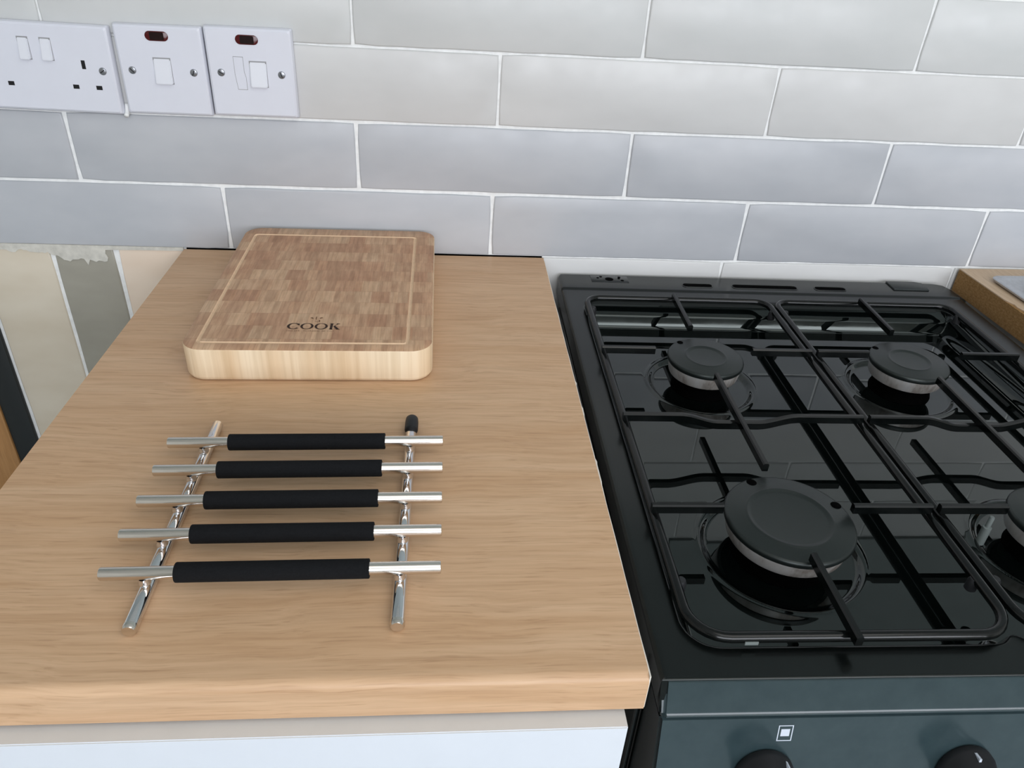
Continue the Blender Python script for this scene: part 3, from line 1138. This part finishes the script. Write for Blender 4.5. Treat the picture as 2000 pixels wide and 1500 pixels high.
# control knobs (only the first two reach into the picture)
for kx, ang in ((85.5, .64), (216.0, 0.0), (300.0, 0.0), (430.0, 0.0)):
    kz = -.0878
    kn = lathe('knob', [(0, .0275), (.0125, .0270), (.0145, .0250), (.0155, .0120), (.0185, .0050), (.0188, .0015), (.0180, 0), (0, 0)], M['rubber'], ck, K(kx, PY(kz) - .1, kz), 32, 'Y')
    kn.rotation_euler = (-math.atan(14 / 65), 0, 0)
    bm = bmesh.new()
    box_bm(bm, -.0008, .0008, -.0112, -.0058, .0140, .0180)
    bmesh.ops.rotate(bm, verts=bm.verts, cent=(0, 0, 0), matrix=Matrix.Rotation(ang, 3, 'Y'))
    pk = link('pointer_mark', from_bm(bm, 'pointer_mark'), M['print'], kn)
    lab(pk, 'white pointer mark')


# vent slots, hinge plates at the back ledge
def slot(x0, x1, y, wd):
    zt = hob_z((x0 + x1) / 2, y)
    r = wd / 2 - .01
    lo_ = rrect(x0, x1, y - wd / 2, y + wd / 2, r, 6)
    mx, my = (x0 + x1) / 2, y
    def at(s, z):
        out = []
        for px, py in lo_:
            kx_ = (abs(px - mx) + s) / max(abs(px - mx), 1e-6)
            ky_ = (abs(py - my) + s) / max(abs(py - my), 1e-6)
            out.append(K(mx + (px - mx) * kx_, my + (py - my) * ky_, z))
        return out
    bm = bmesh.new()
    loops_bm(bm, [at(1.4, zt - .0002), at(.9, zt + .0006), at(.2, zt + .0006), at(-.1, zt + .0001)], cap0=False, mats=[0, 0, 0])
    for f in bm.faces:
        if len(f.verts) > 8:
            f.material_index = 1
    o = link('vent_slot', from_bm(bm, 'vent_slot'), [M['enamel_satin'], M['dark_in']], ck, smooth=.7)
    lab(o, 'dark oblong vent slot')


slot(164.0, 199.5, -32.5, 9.5)
slot(225.0, 305.0, -32.5, 10.0)
slot(328.0, 366.5, -32.5, 9.5)
zt = hob_z(76, -24)
hp = kbox('hinge_plate', 54, 99, -29.5, -11.5, zt - .0005, zt + .0004, M['enamel_satin'], .0002)
lab(hp, 'bare hinge seat with screw holes')
for hx, hy, hr in ((76, -21.5, 5.2), (62.5, -18.5, 1.8), (66.5, -15, 1.9), (89, -15.5, 1.9), (88, -19.5, 1.8), (91.5, -24.5, 2.2)):
    lathe('screw_hole', [(0, .0002), (hr / 1000 * .85, .0002), (hr / 1000, 0), (hr / 1000, -.0004), (0, -.0004)], M['dark_in'], hp, K(hx, hy, zt + .0004), 14)
hc = prism('hinge_cover', [(K(a, b, 0)[0], K(a, b, 0)[1]) for a, b in ((430, -30.5), (475, -30.5), (475, -11), (466, -8), (430, -8))], M['cap'], ck, 'Z', zt - ZF - .0004, zt - ZF + .0016, .0004)
lab(hc, 'black hinge cover plate')

# burners: aluminium crown with a black cap
for bx, by, rc_, rw in BURN:
    r = rc_ / 1000
    zf = ZR - .024 - .0036
    bz = K(bx, by, 0)
    # crown: dark neck, then the aluminium skirt
    crown = lathe('burner', [(0, -.0165), (r * .93, -.0165), (r * .965, -.0172), (r * .970, -.0185), (r * .945, -.0225), (r * .915, -.0290), (r * .895, -.0304), (r * .84, -.0306)], M['alu'], ck, (bz[0], bz[1], -ZF), 64)
    lathe('burner_neck', [(r * .82, -.0302), (r * .74, -.0345), (r * .74, -.0420), (r * .78, zf + .0004), (0, zf + .0004)], M['dark_in'], crown, (0, 0, 0), 48)
    ri = r * (.66 if rc_ > 45 else .53)
    zc = -.0118
    q = .0016
    cap_ = lathe('burner_cap', [(0, zc - .0009), (ri - 2.6 * q, zc - .0009), (ri - 1.3 * q, zc - .0006), (ri - .5 * q, zc + .0003), (ri, zc + .0005), (ri + .5 * q, zc + .0002), (ri + 1.2 * q, zc - .0003),
                                (r * .95, zc - .0005), (r * .985, zc - .0010), (r, zc - .0024), (r, zc - .0044), (r * .985, zc - .0060), (r * .93, zc - .0064), (0, zc - .0064)],
                 M['cap'], crown, (0, 0, 0), 72, smooth=.9)
    lab(cap_, 'flat black enamel burner cap')
    for ang in ({0: (125,), 1: (135,), 2: (18, 112), 3: ()}[BURN.index((bx, by, rc_, rw))]):
        ca, sa = math.cos(math.radians(ang)), math.sin(math.radians(ang))
        lathe('cap_notch', [(0, zc - .0001), (r * .075, zc - .0001), (r * .085, zc - .0004), (r * .085, zc - .0040), (0, zc - .0040)], M['dark_in'], crown, (r * .90 * ca, r * .90 * sa, 0), 14)
    if (bx, by) == BURN[3][:2]:
        # igniter peg beside the crown
        lathe('igniter', [(0, -.0200), (.0016, -.0202), (.0020, -.0210), (.0020, -.0300), (.0034, -.0305), (.0034, zf + .0006)], M['dull_grey'], crown, (-r * 1.26, r * .25, 0), 12)


# ------------------------------------------------------------------ pan supports
def pan_support(x_off, label):
    root = empty('pan_support', (.142 + x_off / 1000, -.318, -.03), label, 'pan support', 'pan supports over the burners', rz=math.radians(-.6))
    # the cooker is turned about its own centre: follow it
    c, s = math.cos(math.radians(-.6)), math.sin(math.radians(-.6))
    dx, dy = .142 + x_off / 1000 - CX, -.318 - CY
    root.location = (CX + c * dx - s * dy, CY + s * dx + c * dy, 0.0)

    def P(x, y, z):
        return ((x - 142) / 1000, (y + 318) / 1000, z)
    zw, rw = -.0137, .0036
    lp = [P(x, y, zw) for x, y in rrect(38.8, 248.6, -553.0, -82.5, (24, 24, 16, 16), 8)]
    bm = bmesh.new()
    tube_bm(bm, lp, rw, 12, closed=True)
    link('frame', from_bm(bm, 'frame'), M['support'], root, smooth=3.14)

    def bar(name, path, hw=.0024, zt=-.0030, zb=-.0103):
        """upright flat bar along a plan path of (x, y, dz)"""
        bm = bmesh.new()
        Q = [Vector(P(x, y, dz)) for x, y, dz in path]
        rings = []
        for i, q in enumerate(Q):
            t = (Q[min(i + 1, len(Q) - 1)] - Q[max(i - 1, 0)])
            t.z = 0
            t.normalize()
            n_ = Vector((-t.y, t.x, 0))
            prof = [(-hw, zb), (hw, zb), (hw, zt - .0012), (hw - .0010, zt), (-hw + .0010, zt), (-hw, zt - .0012)]
            rings.append([bm.verts.new(q + n_ * a + Vector((0, 0, b))) for a, b in prof])
        for A, B in zip(rings, rings[1:]):
            for k in range(6):
                bm.faces.new((A[k], A[(k + 1) % 6], B[(k + 1) % 6], B[k]))
        bm.faces.new(rings[0][::-1])
        bm.faces.new(rings[-1])
        return link(name, from_bm(bm, name), M['support'], root, smooth=.6)
    for y in (-211.5, -443.0):
        bar('finger', [(35.8, y, 0), (89.0, y, 0)])
        bar('finger', [(187.5, y, 0), (248.5, y, 0)])
    bar('finger', [(137.5, -88.0, 0), (137.0, -165, 0)])
    bar('finger', [(137.5, -259.0, 0), (137.5, -396.0, 0)])
    bar('finger', [(137.5, -492.0, 0), (138.0, -563.0, 0)])
    mid = []
    for x in (35.8, 80, 88, 94, 99, 104, 109, 114, 119, 126, 138, 150, 156, 161, 166, 172, 178, 184, 190, 198, 248.5):
        mid.append((x, -327.0, -.0074 * (sst(86, 120, x) * (1 - sst(156, 190, x)))))
    bar('middle_bar', mid)
    for fx, fy in ((38.8, -108), (38.8, -507), (248.6, -108), (248.6, -507)):
        lathe('foot', [(0, zw + .001), (.0030, zw + .001), (.0040, zw - .002), (.0040, zw - .0085), (.0030, zw - .0095), (0, zw - .0095)], M['rubber'], root, P(fx + (4.2 if fx < 100 else -1.6), fy, 0), 12)
    if x_off == 0:
        wm = box('white_mark', (70.5 - 142) / 1000, (79.0 - 142) / 1000, (-557.3 + 318) / 1000, (-556.2 + 318) / 1000, -.0162, -.0136, M['dull_grey'], root, .0002)
        lab(wm, 'small pale patch on the front wire')
    return root


pan_support(0.0, 'black wire pan support over the left pair of burners, nearest the oak worktop')
pan_support(219.0, 'black wire pan support over the right pair of burners, cut by the picture edge')
